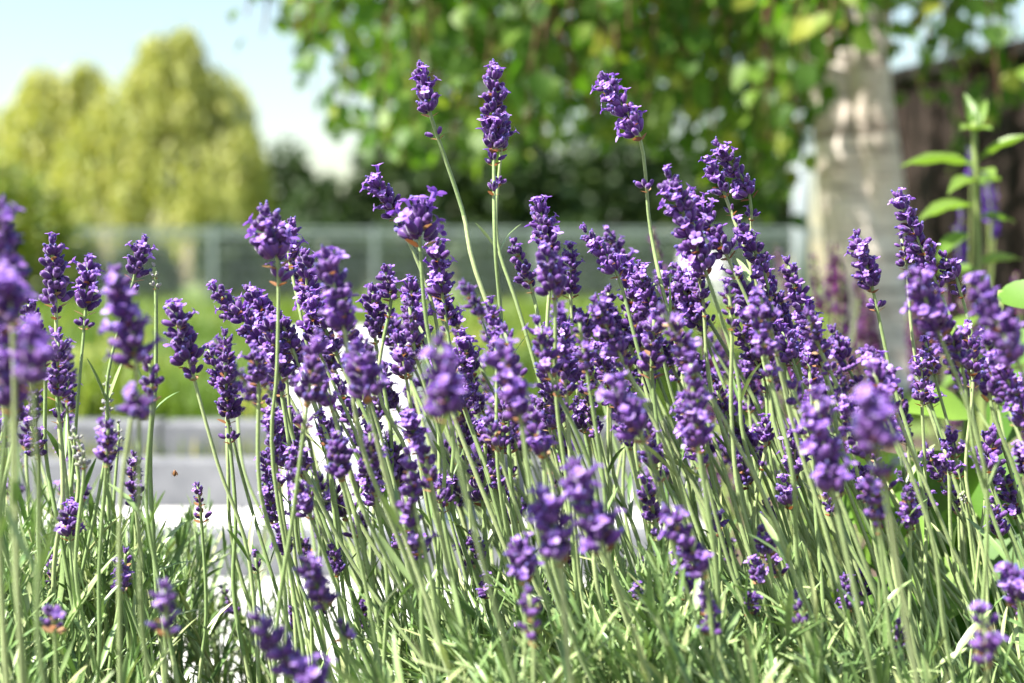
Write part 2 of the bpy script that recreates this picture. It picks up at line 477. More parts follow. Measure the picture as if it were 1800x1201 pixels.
# dark trees behind the fence
for (px, Y, topy, hw, lab) in [(500, 58, 262, 60, 'dark green tree right behind the weeping willow'),
                               (570, 50, 318, 60, 'low dark green tree between willow and hanging birch branches'),
                               (700, 52, 200, 90, 'dark green tree behind the left of the birch curtain'),
                               (880, 46, 150, 110, 'tall dark green tree behind the middle of the birch curtain'),
                               (1090, 55, 190, 105, 'dark green tree behind the birch curtain beside the tallest tree'),
                               (1290, 48, 235, 95, 'green tree behind the birch trunk and pale post')]:
    base = at(px, 520, Y); base.z = LAWN
    top = at(px, topy, Y).z; R = hw / FPX * Y * 1.1; H = top - LAWN
    cr = [(base.x, base.y, LAWN + H * .55, R * .8, R * .8, H * .46)]
    rr = random.Random(px)
    for k in range(8):
        a = rr.random() * 6.28; q = rr.uniform(.35, .65)
        cr.append((base.x + math.cos(a) * R * .6, base.y + math.sin(a) * R * .6, LAWN + H * rr.uniform(.28, .75), R * q, R * q, H * .22))
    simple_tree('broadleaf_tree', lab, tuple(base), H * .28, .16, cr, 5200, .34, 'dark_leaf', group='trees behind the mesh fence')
# shrubs right behind the fence
BB = [(700, 27, 385, 70, 'dark green bush behind the fence below the left of the birch curtain'), (860, 25, 398, 75, 'dark green bush behind the fence below the tallest trees'), (1010, 27, 380, 70, 'dark green bush behind the fence right of the tallest trees'), (1150, 25, 400, 70, 'dark green bush behind the fence near the garden chair'), (1290, 26, 385, 65, 'dark green bush behind the fence near the pale post'),
      (250, 28, 425, 60, 'yellow green bush behind the fence under the willow'), (480, 28, 400, 50, 'small dark bush behind the fence between two bigger bushes')]
for (px, Y, topy, hw, lab) in BB + [(130, 24, 405, 45, 'dark green bush behind the fence beside the rounded shrub'),
                               (395, 25, 392, 48, 'dark green bush behind the fence below the willow'),
                               (575, 26, 372, 62, 'dark green bush behind the fence below the hanging birch tips')]:
    base = at(px, 530, Y); base.z = LAWN
    top = at(px, topy, Y).z; R = hw / FPX * Y; H = top - LAWN
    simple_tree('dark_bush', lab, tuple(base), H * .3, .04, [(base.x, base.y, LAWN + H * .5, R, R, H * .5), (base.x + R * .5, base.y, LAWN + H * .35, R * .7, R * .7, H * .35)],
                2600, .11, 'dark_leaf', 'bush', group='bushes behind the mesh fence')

# welded mesh fence across the far side of the lawn
Yf = 22.0
fr = empty('mesh_fence', at(600, 540, Yf)); fr.location.z = LAWN
tag(fr, 'grey welded mesh fence across the far side of the lawn', 'fence')
fx0 = at(90, 500, Yf).x; fh = at(600, 402, Yf).z - LAWN
k = 0; x = fx0
while x < 5.4:
    mb = MB(); mb.box(-.03, .03, -.02, .02, -.1, fh + .03); mb.box(-.036, .036, -.026, .026, fh + .03, fh + .045)
    mb.build('post', M['mesh_metal'], fr, (x - fr.location.x, 0, 0), smooth=False)
    mb = MB(); L = 2.5
    for q in range(1, 50): mb.box(q * .05 - .003, q * .05 + .003, -.003, .003, .04, fh)
    for z in (.06, fh * .28, fh * .5, fh * .75, fh - .02): mb.box(.03, L - .03, .004, .012, z - .006, z + .006)
    for z in (fh - .02, fh - .10): mb.box(.03, L - .03, -.016, -.004, z - .02, z + .02)
    mb.build('mesh_panel', M['mesh_metal'], fr, (x - fr.location.x, 0, 0), smooth=False)
    x += L
mb = MB(); mb.box(-.03, .03, -.02, .02, -.1, fh + .03); mb.build('post', M['mesh_metal'], fr, (x - fr.location.x, 0, 0), smooth=False)

# white garden chair out on the lawn
c0 = at(1232, 545, 19.0); c0.z = LAWN
ch = empty('garden_chair', c0); tag(ch, 'white plastic garden chair standing out on the lawn', 'chair')
mb = MB()
for i in range(5):
    u = i / 4; x0 = -.2 + .1 * i - .042
    mb.box(x0, x0 + .084, .20 + .0, .225, .40, .80 - .06 * abs(u - .5))
mb.box(-.25, .25, .195, .23, .36, .42); mb.build('backrest', M['white_plastic'], ch, smooth=False)
mb = MB(); mb.box(-.25, .25, -.24, .22, .39, .425); mb.build('seat', M['white_plastic'], ch, smooth=False)
for sx in (-1, 1):
    for sy in (-.2, .2):
        mb = MB(); mb.tube([(sx * .25, sy * 1.15, 0), (sx * .22, sy, .39)], [.022, .028], 6); mb.build('leg', M['white_plastic'], ch)
    mb = MB(); mb.tube([(sx * .26, -.22, .40), (sx * .27, -.2, .60), (sx * .27, .0, .63), (sx * .25, .2, .62)], [.022] * 4, 6); mb.build('armrest', M['white_plastic'], ch)

# pale concrete post
p0 = at(1408, 560, 13.0); p0.z = LAWN
po = empty('concrete_post', p0); tag(po, 'pale grey concrete post on the lawn just left of the birch trunk', 'post')
h = at(1408, 235, 13).z - LAWN
mb = MB(); mb.tube([(0, 0, -.1), (0, 0, .12)], [.14, .13], 12); mb.build('foot', M['post'], po)
mb = MB(); mb.tube([(0, 0, .12), (0, 0, h * .5), (0, 0, h - .05)], [.085, .08, .075], 12); mb.build('shaft', M['post'], po)
mb = MB(); mb.tube([(0, 0, h - .05), (0, 0, h), (0, 0, h + .03)], [.10, .10, .03], 12); mb.build('cap', M['post'], po)

# white planter on the steps
pl0 = Vector((at(632, 800, 2.87).x, 2.87, .081))
pl = empty('planter', pl0); tag(pl, 'white tapered square planter standing on the stone steps', 'planter')
top_z = at(632, 575, 2.87).z - pl0.z
def frustum(mb, a, b, z0, z1, e=.012):
    def ring(h, z): return [(x, y, z) for x, y in ((-h + e, -h), (h - e, -h), (h, -h + e), (h, h - e), (h - e, h), (-h + e, h), (-h, h - e), (-h, -h + e))]
    v = ring(a, z0) + ring(b, z1)
    mb.add(v, [(i, (i + 1) % 8, 8 + (i + 1) % 8, 8 + i) for i in range(8)] + [tuple(reversed(range(8))), tuple(range(8, 16))])
mb = MB(); frustum(mb, .145, .118, 0, top_z - .035); mb.build('body', M['white_pot'], pl, smooth=False)
mb = MB()
ri, ro = .105, .128
for (x0, x1, y0, y1) in ((-ro, ro, -ro, -ri), (-ro, ro, ri, ro), (-ro, -ri, -ri, ri), (ri, ro, -ri, ri)): mb.box(x0, x1, y0, y1, top_z - .034, top_z)
mb.build('rim', M['white_pot'], pl, smooth=False)
mb = MB(); mb.box(-ri + .001, ri - .001, -ri + .001, ri - .001, top_z - .034, top_z - .02); mb.build('potting_soil', M['soil'], pl, smooth=False)

# dark timber fence on the right, running away from the camera
A = Vector((1.625, 6.3, 0)); B = Vector((2.25, 4.55, 0))
tf = empty('timber_fence', (A.x, A.y, LAWN)); tag(tf, 'dark brown timber board fence in the shade of the birch', 'fence')
dirv = (B - A).normalized(); nrm = Vector((-dirv.y, dirv.x, 0)); L = (B - A).length
if nrm.x > 0: nrm = -nrm
fh = 1.16
rot = math.atan2(dirv.y, dirv.x)
def fbox(name, s0, s1, o0, o1, z0, z1, mat):
    mb = MB()
    P = lambda s, o, z: tuple(dirv * s + nrm * o + Vector((0, 0, z)))
    vs = [P(s, o, z) for s in (s0, s1) for o in (o0, o1) for z in (z0, z1)]
    mb.add(vs, [(0, 1, 3, 2), (4, 6, 7, 5), (0, 4, 5, 1), (2, 3, 7, 6), (0, 2, 6, 4), (1, 5, 7, 3)])
    return mb.build(name, M[mat], tf, smooth=False)
s = 0; k = 0
while s < L:
    o = .012 if k % 2 else 0
    fbox('board', s + .002, s + .118, o + .03, o + .052, .10 + random.uniform(-.01, .01), fh + random.uniform(-.008, .008), 'fence_wood'); s += .12; k += 1
fbox('cap_rail', -.06, L + .06, -.03, .095, fh + .012, fh + .06, 'fence_cap')
fbox('gravel_board', -.02, L, .024, .028, -.05, .22, 'fence_wood')
for s in (0, L * .33, L * .66, L): fbox('post', s - .05, s + .05, -.078, .022, -.1, fh + .01, 'fence_wood')
for z in (.3, .65, 1.0): fbox('rail', .06, L - .06, -.03, .02, z, z + .07, 'fence_wood')

# ------------------------------------------------------------------ weeping birch
bt = Vector((at(1545, 700, 4.0).x, 4.0, LAWN))
birch = empty('birch_tree', bt); tag(birch, 'weeping birch with dappled cream trunk and hanging leafy branches', 'tree')
trk = [at(1560, 690, 4.0), at(1532, 540, 4.0), at(1503, 350, 4.02), at(1478, 180, 4.05), at(1452, 20, 4.08), at(1440, -180, 4.1), at(1452, -420, 4.1), at(1440, -700, 4.1), at(1450, -1000, 4.1)]
trk[0].z = LAWN - .05
path = smooth_path(trk, 30)
rad = [.155, .13, .118] + [.112 - .0030 * i for i in range(27)]
mb = MB(); mb.tube([p - bt for p in path], rad, 16, wob=.10); mb.build('trunk', M['birch'], birch)
mb = MB()   # a second thinner stem leaning off the trunk
mb.tube([p - bt for p in smooth_path([at(1535, 480, 4.0), at(1548, 330, 3.97), at(1530, 150, 3.95), at(1540, -40, 3.93), at(1590, -300, 3.9), at(1640, -600, 3.9)], 16)],
        [.075 - .0035 * i for i in range(16)], 12, wob=.1)
mb.build('limb', M['birch'], birch)
bl_prof = [(0, .02), (.12, .22), (.32, .40), (.55, .36), (.8, .17), (1.0, .0)]
BL = [strip_leaf(bl_prof, bend=b_, fold=f_) for b_, f_ in ((.10, .20), (.25, .10), (-.08, .25), (.35, .30))]
BLM = [tri_mesh('birch_leaf', v, f, M['birch_leaf'], np.full(len(v), .1)) for v, f in BL]
leafO = []; leafD = []; twigs = []
rb = random.Random(21)
def hang(p0, L, sway, dens=1.0):
    """one hanging twig from p0, L metres long"""
    n = max(4, int(L / .09)); pts = []; x, y, z = p0
    vx, vy = sway
    for i in range(n):
        pts.append(Vector((x, y, z)))
        u = i / n
        x += vx * .05 * (1 - u) + rb.gauss(0, .006); y += vy * .05 * (1 - u) + rb.gauss(0, .006); z -= L / n
    twigs.append(pts)
    for i in range(len(pts) - 1):
        for q in range(3):
            if rb.random() > .82 * dens: continue
            f = rb.random(); p = pts[i].lerp(pts[i + 1], f)
            a = rb.random() * 6.283; o = rb.uniform(.01, .05)
            d = Vector((math.cos(a) * .7, math.sin(a) * .7, -rb.uniform(.35, 1.4)))
            leafO.append((p.x + math.cos(a) * o, p.y + math.sin(a) * o, p.z - rb.uniform(0, .02))); leafD.append(tuple(d))
def lower_env(px):
    pts = [(430, 60), (500, 130), (560, 260), (620, 350), (700, 330), (800, 340), (900, 320), (1000, 290), (1100, 300), (1200, 320), (1280, 420), (1340, 440), (1400, 260), (1460, 120), (1530, 90), (1560, 200), (1620, 200), (1700, 330), (1800, 300), (1900, 250)]
    for (a, b), (c, d) in zip(pts, pts[1:]):
        if a <= px <= c: return b + (d - b) * (px - a) / (c - a)
    return 150
limb_tips = []
for i in range(330):   # hanging curtain in view
    px = rb.choice([rb.uniform(500, 1500)] * 9 + [rb.uniform(1560, 1850)])
    dens = 1.0
    if px > 1540: dens = .55
    Y = rb.uniform(3.0, 5.6) if px < 1400 else rb.uniform(2.8, 4.4)
    yl = lower_env(px) - abs(rb.gauss(0, 95)) + 12
    if px < 640: dens = .7
    low = at(px, yl, Y); topz = rb.uniform(1.55, 2.5) if (px < 900 or Y > 4.0) else rb.uniform(1.45, 1.8)
    L = topz - low.z
    toward = 1 if px < 1480 else -1
    hang((low.x + toward * .12 * L, low.y, topz), L, (-toward * .25, rb.gauss(0, .1)), dens)
    limb_tips.append(Vector((low.x + toward * .12 * L, low.y, topz)))
for i in range(480):    # upper crown, out of frame, that throws the dappled shade
    a = rb.random() * 6.283; r = rb.uniform(.2, 2.3)
    c = trk[5]
    p = Vector((c.x + math.cos(a) * r - .5, c.y + .35 + math.sin(a) * r * .95, rb.uniform(2.3, 3.9) - r * .25))
    Lh = rb.uniform(.6, 1.2)
    if p.x < .55: Lh = min(Lh, max(.25, p.z - (.62 + .215 * p.y)))
    hang(p, Lh, (math.cos(a) * .3, math.sin(a) * .3), .7)
    limb_tips.append(p)
for i in range(30):     # unseen twigs added towards the sun to throw dappled shade on the trunk
    q = path[rb.randrange(3, 17)] + SUN * rb.uniform(.75, 2.1) + Vector((rb.gauss(0, .10), rb.gauss(0, .15), 0))
    lim = .60 + .21 * q.y
    Lh = rb.uniform(.25, .6); z0 = max(q.z + Lh * .5, lim + Lh)
    hang((q.x, q.y, z0), Lh, (rb.gauss(0, .15), rb.gauss(0, .15)), .9); limb_tips.append(Vector((q.x, q.y, z0)))
# a few stray leaves at the left tip of the curtain
for (px, py, Y) in ((430, 78, 3.6), (445, 15, 3.7), (458, 112, 3.6), (1632, 125, 3.4), (1605, 95, 3.2)):
    q = at(px, py, Y); hang((q.x + .03, q.y, q.z + .22), .2, (-.2, 0), .35)
# limbs: each hanging group is carried from the trunk
nl = 0
for k in range(22):
    tip = limb_tips[k * 11 % len(limb_tips)]
    s0 = path[14 + (k * 5) % 15]
    mid = s0.lerp(tip, .5) + Vector((0, 0, .35 + .2 * rb.random()))
    mb = MB(); mb.tube([q - bt for q in smooth_path([s0, mid, tip + Vector((0, 0, .02))], 10)], [.035 - .0031 * i for i in range(10)], 6)
    mb.build('limb', M['twig'] if k % 3 else M['birch'], birch)
for pts in twigs:
    mb = MB(); n = len(pts); mb.tube([q - bt for q in pts], [.0042 * (1 - .75 * i / n) for i in range(n)], 4, cap=False)
    mb.build('twig', M['twig'], birch)
# one stout reddish twig crossing the curtain
mb = MB(); mb.tube([q - bt for q in smooth_path([at(965, -40, 3.5), at(985, 60, 3.5), at(1010, 120, 3.5), at(1050, 200, 3.5)], 10)], [.010 - .0005 * i for i in range(10)], 6)
mb.build('twig', M['twig'], birch)
leafO = np.array(leafO); leafD = np.array(leafD)
LD, LW, LN = frames(leafD, rng.normal(size=leafD.shape) * .7 + np.array([-.45, -.6, .55]))
LS = .058 * (.65 + .6 * rng.random(len(leafO)))
lk = rng.integers(0, 4, len(leafO))
# in frame and near: separate leaves; the others one mass
rel = leafO - np.array(CAM)
sx_ = 900 + FPX * rel[:, 0] / rel[:, 1]; sy_ = 500 - FPX * rel[:, 2] / rel[:, 1]
inn = (sx_ > -10) & (sx_ < 1810) & (sy_ > -20) & (sy_ < 700)
order = np.argsort(np.where(inn, rel[:, 1] / LS, 1e9))
single = order[:300]
mask = np.ones(len(leafO), bool); mask[single] = False
for i in single:
    o = link('leaf', BLM[lk[i]], birch)
    R = Matrix((LD[i], LW[i], LN[i])).transposed()
    o.matrix_basis = Matrix.LocRotScale(Vector(leafO[i]) - bt, R.to_quaternion(), Vector((LS[i],) * 3))
VV = []; FF = []; AA = []; off = 0
for k in range(4):
    s_ = mask & (lk == k)
    V, F, A = scatter(BL[k][0], BL[k][1], leafO[s_] - np.array(bt), LD[s_], LW[s_], LN[s_], LS[s_])
    VV.append(V); FF.append(F + off); AA.append(A); off += len(V)
fo = link('foliage', tri_mesh('foliage', np.concatenate(VV), np.concatenate(FF), M['birch_leaf'], np.concatenate(AA)), birch)
fo['kind'] = 'stuff'

# ------------------------------------------------------------------ plants behind the lavender on the right
def curved_leaf(prof, bend, fold, wavy=0.0, nx=9):
    v, f = strip_leaf(prof, bend, fold)
    if wavy:
        for i in range(len(v)): v[i, 2] += wavy * math.sin(v[i, 0] * 17 + v[i, 1] * 5)
    return v, f
def put_leaf(name, me, parent, base, tip, up, width, origin):
    """one leaf from base to tip, blade facing up"""
    d = Vector(tip) - Vector(base); L = d.length; d.normalize()
    n = Vector(up) - d * d.dot(Vector(up)); n.normalize()
    wv = n.cross(d)
    o = link(name, me, parent)
    o.matrix_basis = Matrix.LocRotScale(Vector(base) - Vector(origin), Matrix((d, wv, n)).transposed().to_quaternion(), Vector((L, width, L)))
    return o
lance = curved_leaf([(0, .03), (.08, .10), (.25, .38), (.45, .5), (.65, .42), (.85, .2), (1, 0)], .18, .25, .015)
lance_me = tri_mesh('leaf', lance[0], lance[1], M['lance_leaf'], np.full(len(lance[0]), .4))
ov = curved_leaf([(0, .02), (.03, .18), (.12, .42), (.3, .55), (.5, .52), (.7, .38), (.88, .17), (1, 0)], .22, .12, .012)
ovate_me = tri_mesh('leaf', ov[0], ov[1], M['broad_leaf'], np.full(len(ov[0]), .4))

Yt = 1.85
tp = at(1722, 1000, Yt); tp.z = .0
tp.z = ground_h(tp.x, tp.y)
tall = empty('tall_perennial', tp); tag(tall, 'tall upright plant with lance shaped leaves before the timber fence', 'plant')
sp = [tp, at(1728, 700, Yt), at(1722, 480, Yt), at(1716, 330, Yt), at(1712, 215, Yt)]
mb = MB(); mb.tube([q - tp for q in smooth_path(sp, 18)], [.007 - .0002 * i for i in range(18)], 8); mb.build('stem', M['green_stem'], tall)
for (bx, by, ex, ey, dy, wd) in [(1714, 292, 1584, 268, -.02, .022), (1718, 285, 1808, 222, -.03, .022), (1712, 362, 1612, 368, -.04, .028), (1705, 412, 1645, 442, -.05, .026),
                                 (1722, 385, 1790, 378, .02, .022), (1714, 228, 1690, 218, -.03, .020), (1714, 228, 1745, 222, -.02, .020), (1716, 330, 1760, 300, .05, .022),
                                 (1716, 318, 1668, 322, -.06, .024), (1720, 300, 1750, 302, -.05, .022), (1718, 470, 1800, 440, .02, .028), (1722, 480, 1640, 468, .03, .028), (1724, 560, 1650, 590, -.03, .030),
                                 (1724, 620, 1810, 610, -.03, .030), (1726, 640, 1640, 680, .02, .03), (1712, 250, 1700, 150, .03, .018), (1714, 240, 1735, 165, .02, .016)]:
    a = at(bx, by, Yt); e = at(ex, ey, Yt + dy)
    put_leaf('leaf', lance_me, tall, a, e, (0, -.35, 1), wd, tp)

Yb = 1.24
bp = at(1660, 1150, Yb + .1); bp.z = 0.0
broad = empty('broad_leaved_plant', bp); tag(broad, 'low plant with broad bright green leaves behind the lavender', 'plant')
rb2 = random.Random(9)
bl = [(1600, 930, 1500, 800, .10), (1600, 930, 1690, 880, .075), (1620, 1010, 1530, 960, .085), (1640, 1000, 1560, 1060, .08), (1650, 960, 1740, 960, .08), (1680, 980, 1660, 1080, .075),
      (1700, 880, 1790, 800, .08), (1720, 900, 1820, 880, .075), (1690, 900, 1640, 800, .08), (1560, 880, 1480, 900, .06), (1730, 980, 1830, 1000, .08), (1740, 760, 1810, 690, .06), (1700, 720, 1600, 700, .05),
      (1760, 510, 1835, 530, .035), (1760, 640, 1850, 590, .06), (1600, 1040, 1520, 1100, .08), (1690, 1060, 1780, 1100, .08), (1650, 860, 1560, 870, .07)]
for (bx, by, ex, ey, wd) in bl:
    dy = rb2.uniform(-.04, .10)
    a = at(bx, by, Yb + dy + .03); e = at(ex, ey, Yb + dy - .01)
    mb = MB(); mb.tube([q - bp for q in smooth_path([Vector((bp.x + rb2.uniform(-.06, .06), bp.y + rb2.uniform(-.04, .04), 0)), Vector((a.x * .6 + bp.x * .4, a.y + .01, a.z * .6)), a], 8)], [.0035] * 8, 6)
    mb.build('leaf_stalk', M['green_stem'], broad)
    put_leaf('leaf', ovate_me, broad, a, e, (-.35, -.75, .7), wd * .85, bp)

# salvia clumps
cal_v, cal_f = strip_leaf([(0, .12), (.4, .34), (.8, .26), (1, .04)], .2, .6)
def salvia(name, lab, base, spikes, mat, leaf_n=18):
    root = empty(name, base); tag(root, lab, 'flower', 'salvia clumps behind the lavender'); b = Vector(base)
    for (tx, ty, bx, by, Y) in spikes:
        T = at(tx, ty, Y); Hh = at(bx, by, Y)
        R = Vector((b.x + random.gauss(0, .04), b.y + random.gauss(0, .03), b.z))
        pts = smooth_path([R, R.lerp(Hh, .6) + Vector((0, 0, .02)), Hh, T], 14)
        mb = MB(); mb.tube([q - R for q in pts], [.0026 - .0001 * i for i in range(14)], 5)
        st = mb.build('flower_stem', M['green_stem'], root, R - b)
        ax = T - Hh; L = ax.length; n = int(L / .0011)
        u = rng.random(n); a = rng.random(n) * 6.283
        ax_n = np.array(ax.normalized())
        e1 = np.cross(ax_n, [0, 1, .1]); e1 /= np.linalg.norm(e1); e2 = np.cross(ax_n, e1)
        rad_ = e1[None] * np.cos(a)[:, None] + e2[None] * np.sin(a)[:, None]
        O = np.array(Hh - R)[None] + np.array(ax)[None] * u[:, None] + rad_ * .0015
        D, W, N = frames(rad_ + ax_n[None] * .8)
        V, F, A_ = scatter(cal_v, cal_f, O, D, W, N, .010 * (1.1 - .6 * u))
        link('flower_spike', tri_mesh('flower_spike', V, F, M[mat], A_), st)
    for i in range(leaf_n):
        a = random.random() * 6.283; z = random.uniform(.02, .22)
        p = Vector((b.x + random.gauss(0, .05), b.y + random.gauss(0, .04), b.z + z))
        put_leaf('leaf', lance_me, root, p, p + Vector((math.cos(a) * .07, math.sin(a) * .05, random.uniform(-.01, .04))), (0, -.2, 1), .028, b)
def cluster(n, x0, x1, y0, y1, Y0, Y1, L=95, lean=.22, seed=1):
    r_ = random.Random(seed); o = []
    for i in range(n):
        x = r_.uniform(x0, x1); y = r_.uniform(y0, y1); l = L * r_.uniform(.7, 1.3); s_ = lean + r_.gauss(0, .1)
        o.append((x, y, x + l * s_, y + l, r_.uniform(Y0, Y1)))
    return o
def gbase(px, Y):
    q = at(px, 900, Y); return (q.x, q.y, ground_h(q.x, q.y))
salvia('salvia', 'reddish purple salvia clump behind the lavender, left of the broad leaved plant', gbase(1400, 1.75),
       cluster(46, 1230, 1500, 560, 850, 1.62, 1.95, 100, .2, 2) + [(1145, 405, 1200, 620, 1.6)], 'salvia')
salvia('salvia', 'purple salvia clump at the foot of the birch trunk', gbase(1440, 2.15),
       cluster(26, 1360, 1530, 420, 620, 2.0, 2.3, 110, .1, 3), 'salvia')
salvia('salvia', 'reddish salvia clump around the tall lance leaved plant', gbase(1740, 2.1),
       cluster(34, 1590, 1830, 470, 760, 2.0, 2.3, 100, .1, 4), 'salvia')
salvia('salvia', 'violet salvia with tall spikes behind the lance leaved plant', gbase(1730, 2.35),
       [(1732, 320, 1742, 400, 2.2), (1748, 330, 1748, 420, 2.25), (1690, 370, 1692, 450, 2.2), (1706, 262, 1708, 320, 2.25), (1735, 300, 1738, 385, 2.25), (1680, 400, 1690, 470, 2.2)], 'violet', 8)

# ------------------------------------------------------------------ lavender: whorls
def lathe(prof, ns, ribs=0.0):
    v = []; f = []
    for (z, r) in prof:
        for k in range(ns):
            a = 2 * math.pi * k / ns; rr = r * (1 + (ribs if k % 2 else -ribs))
            v.append((rr * math.cos(a), rr * math.sin(a), z))
    for i in range(len(prof) - 1):
        for k in range(ns):
            k2 = (k + 1) % ns
            f.append((i * ns + k, i * ns + k2, (i + 1) * ns + k2, (i + 1) * ns + k))
    f.append(tuple(range((len(prof) - 1) * ns, len(prof) * ns)))
    return v, f
MM = .001
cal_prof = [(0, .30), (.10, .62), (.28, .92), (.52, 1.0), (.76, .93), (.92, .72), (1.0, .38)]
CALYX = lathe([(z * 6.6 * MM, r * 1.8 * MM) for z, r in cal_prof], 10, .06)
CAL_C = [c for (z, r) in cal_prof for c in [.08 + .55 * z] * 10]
BUD = lathe([(z * 2.3 * MM, r * .95 * MM) for z, r in [(0, .6), (.3, .95), (.6, 1.0), (.85, .7), (1, .25)]], 7, .05)
def petal(mb, mt, o, d, n, L, Wd, curl, c):
    wv = n.cross(d); vs = []; rows = 3
    for i in range(rows + 1):
        u = i / rows; h = Wd * math.sin(math.pi * (.18 + .70 * u)) * .5
        q = o + d * (L * u * (1 - .15 * curl * u)) + n * (-curl * L * u * u * .6)
        vs += [q - wv * h, q + n * h * .25, q + wv * h]
    fs = []
    for i in range(rows):
        for k in (0, 1):
            a = i * 3 + k; fs.append((a, a + 1, a + 4, a + 3))
    mb.add([tuple(v) for v in vs], fs, mt, c)
def corolla(mb, mt, T, size, r_):
    """open two-lipped flower at the mouth of a calyx (transform T, z out)"""
    R = T.to_3x3(); o = T.translation; ax = R @ Vector((0, 0, 1))
    tubep = [o, o + ax * 1.6 * MM * size, o + ax * 3.0 * MM * size]
    mb.tube(tubep, [.75 * MM * size, .8 * MM * size, 1.15 * MM * size], 6, mt, r_.random() * .4, cap=False)
    top = o + ax * 2.8 * MM * size
    for k, (deg, L, Wd) in enumerate(((60, 3.1, 2.9), (120, 3.1, 2.9), (215, 2.5, 2.2), (270, 2.9, 2.4), (325, 2.5, 2.2))):
        a = math.radians(deg + r_.gauss(0, 6))
        out_ = R @ Vector((math.cos(a), math.sin(a), 0))
        d = (out_ * 1.0 + ax * (.75 if k < 2 else .35)).normalized(); n = (ax - d * ax.dot(d)).normalized()
        petal(mb, mt, top + out_ * .7 * MM * size, d, n, L * MM * size * r_.uniform(.85, 1.15), Wd * MM * size, r_.uniform(.1, .6), r_.random())
def xf(mb, shape, T, mt, c):
    v, f = shape
    mb.add([tuple(T @ Vector(q)) for q in v], f, mt, c)
def make_whorl(seed, ncal, openp, budp, tipness=0.0, size=1.0, cal_mat='calyx'):
    r_ = random.Random(seed); mb = MB()
    def one(az, el, off, sc_):
        R = Matrix.Rotation(az, 4, 'Z') @ Matrix.Rotation(math.pi / 2 - el, 4, 'Y')
        T = R.copy(); T.translation = R @ Vector((0, 0, off)) + Vector((0, 0, r_.uniform(-1.0, 1.2) * MM))
        # roll so that the flower's upper lip points up the stem
        T = T @ Matrix.Rotation(math.pi, 4, 'Z') @ Matrix.Rotation(math.pi / 2, 4, 'Z')
        S = T @ Matrix.Diagonal((sc_ * r_.uniform(.88, 1.1), sc_ * r_.uniform(.88, 1.1), sc_ * r_.uniform(.9, 1.12), 1))
        dv = r_.uniform(-.12, .3)
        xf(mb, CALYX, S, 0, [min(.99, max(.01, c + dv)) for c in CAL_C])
        mouth = S @ Matrix.Translation((0, 0, 6.1 * MM))
        q = r_.random()
        if q < openp: corolla(mb, 1, mouth, sc_ * r_.uniform(.85, 1.15), r_)
        elif q < openp + budp: xf(mb, BUD, mouth @ Matrix.Rotation(r_.gauss(0, .2), 4, 'X'), 2, r_.random())
    if tipness:
        for k in range(ncal):
            one(k * 6.283 / ncal + r_.gauss(0, .3), math.radians(r_.uniform(48, 82)), r_.uniform(.3, 1.4) * MM, size * r_.uniform(.75, 1.0))
    else:
        for side in (0, 1):
            n_ = ncal // 2 + (ncal % 2 if side else 0)
            for k in range(n_):
                az = side * math.pi + ((k + .5) / n_ - .5) * math.radians(150) + r_.gauss(0, .14)
                one(az, math.radians(r_.uniform(26, 70)), r_.uniform(1.8, 3.8) * MM, size * r_.uniform(.88, 1.15))
            # papery bract under each half
            az = side * math.pi + r_.gauss(0, .2)
            d = Vector((math.cos(az), math.sin(az), .75)).normalized(); nn = (Vector((0, 0, -1)) - d * -d.z).normalized()
            petal(mb, 3, Vector((math.cos(az) * 1.0 * MM, math.sin(az) * 1.0 * MM, -2.0 * MM)), d, nn, 5.2 * MM * size, 4.2 * MM * size, -.4, r_.random())
    return mb.mesh('whorl', [M[cal_mat], M['corolla'], M['budtip'], M['bract']])
WH = [make_whorl(100 + i, [8, 9, 10, 11, 13][i % 5], [.08, .16, .0, .26][i % 4], .28) for i in range(20)]
WH_OPEN = [make_whorl(200 + i, [9, 10, 11][i % 3], .48, .25) for i in range(8)]
WH_SPARSE = [make_whorl(300 + i, [3, 4, 5, 2][i % 4], .15, .3) for i in range(8)]
WH_TIP = [make_whorl(400 + i, [6, 7, 8][i % 3], [.15, .4, .0][i % 3], .35, 1.0, .88) for i in range(9)]
WH_PALE = [make_whorl(500 + i, [6, 7][i % 2], 0, .0, 0, .72, 'palebud') for i in range(4)]
WH_PTIP = [make_whorl(520 + i, 7, 0, .0, 1.0, .72, 'palebud') for i in range(2)]

# ------------------------------------------------------------------ lavender bushes
BX = [(-.31, 1.05), (.06, 1.10), (.36, 1.12)]         # base of each bush
bush_specs = [('lavender bush with upright stems and one pale unopened bud spike', ),
              ('wide lavender bush crowded with flower spikes, three tallest spikes above it', ),
              ('lavender bush with leaning spikes before the birch trunk and broad leaved plant', )]
bushes = []
for (x, y), (lab,) in zip(BX, bush_specs):
    o = empty('lavender_bush', (x, y, 0)); tag(o, lab, 'lavender', 'lavender bushes along the bed'); bushes.append(o)
def bush_of(x):
    return 0 if x < -.225 else (1 if x < .235 else 2)

def default_slope(px, r_):
    if px < 250: return r_.gauss(.03, .13)
    if px < 340: return r_.gauss(.18, .10)
    if px < 650: return r_.gauss(.32, .17)
    if px < 1000: return r_.gauss(.25, .16)
    return r_.gauss(.29, .15)

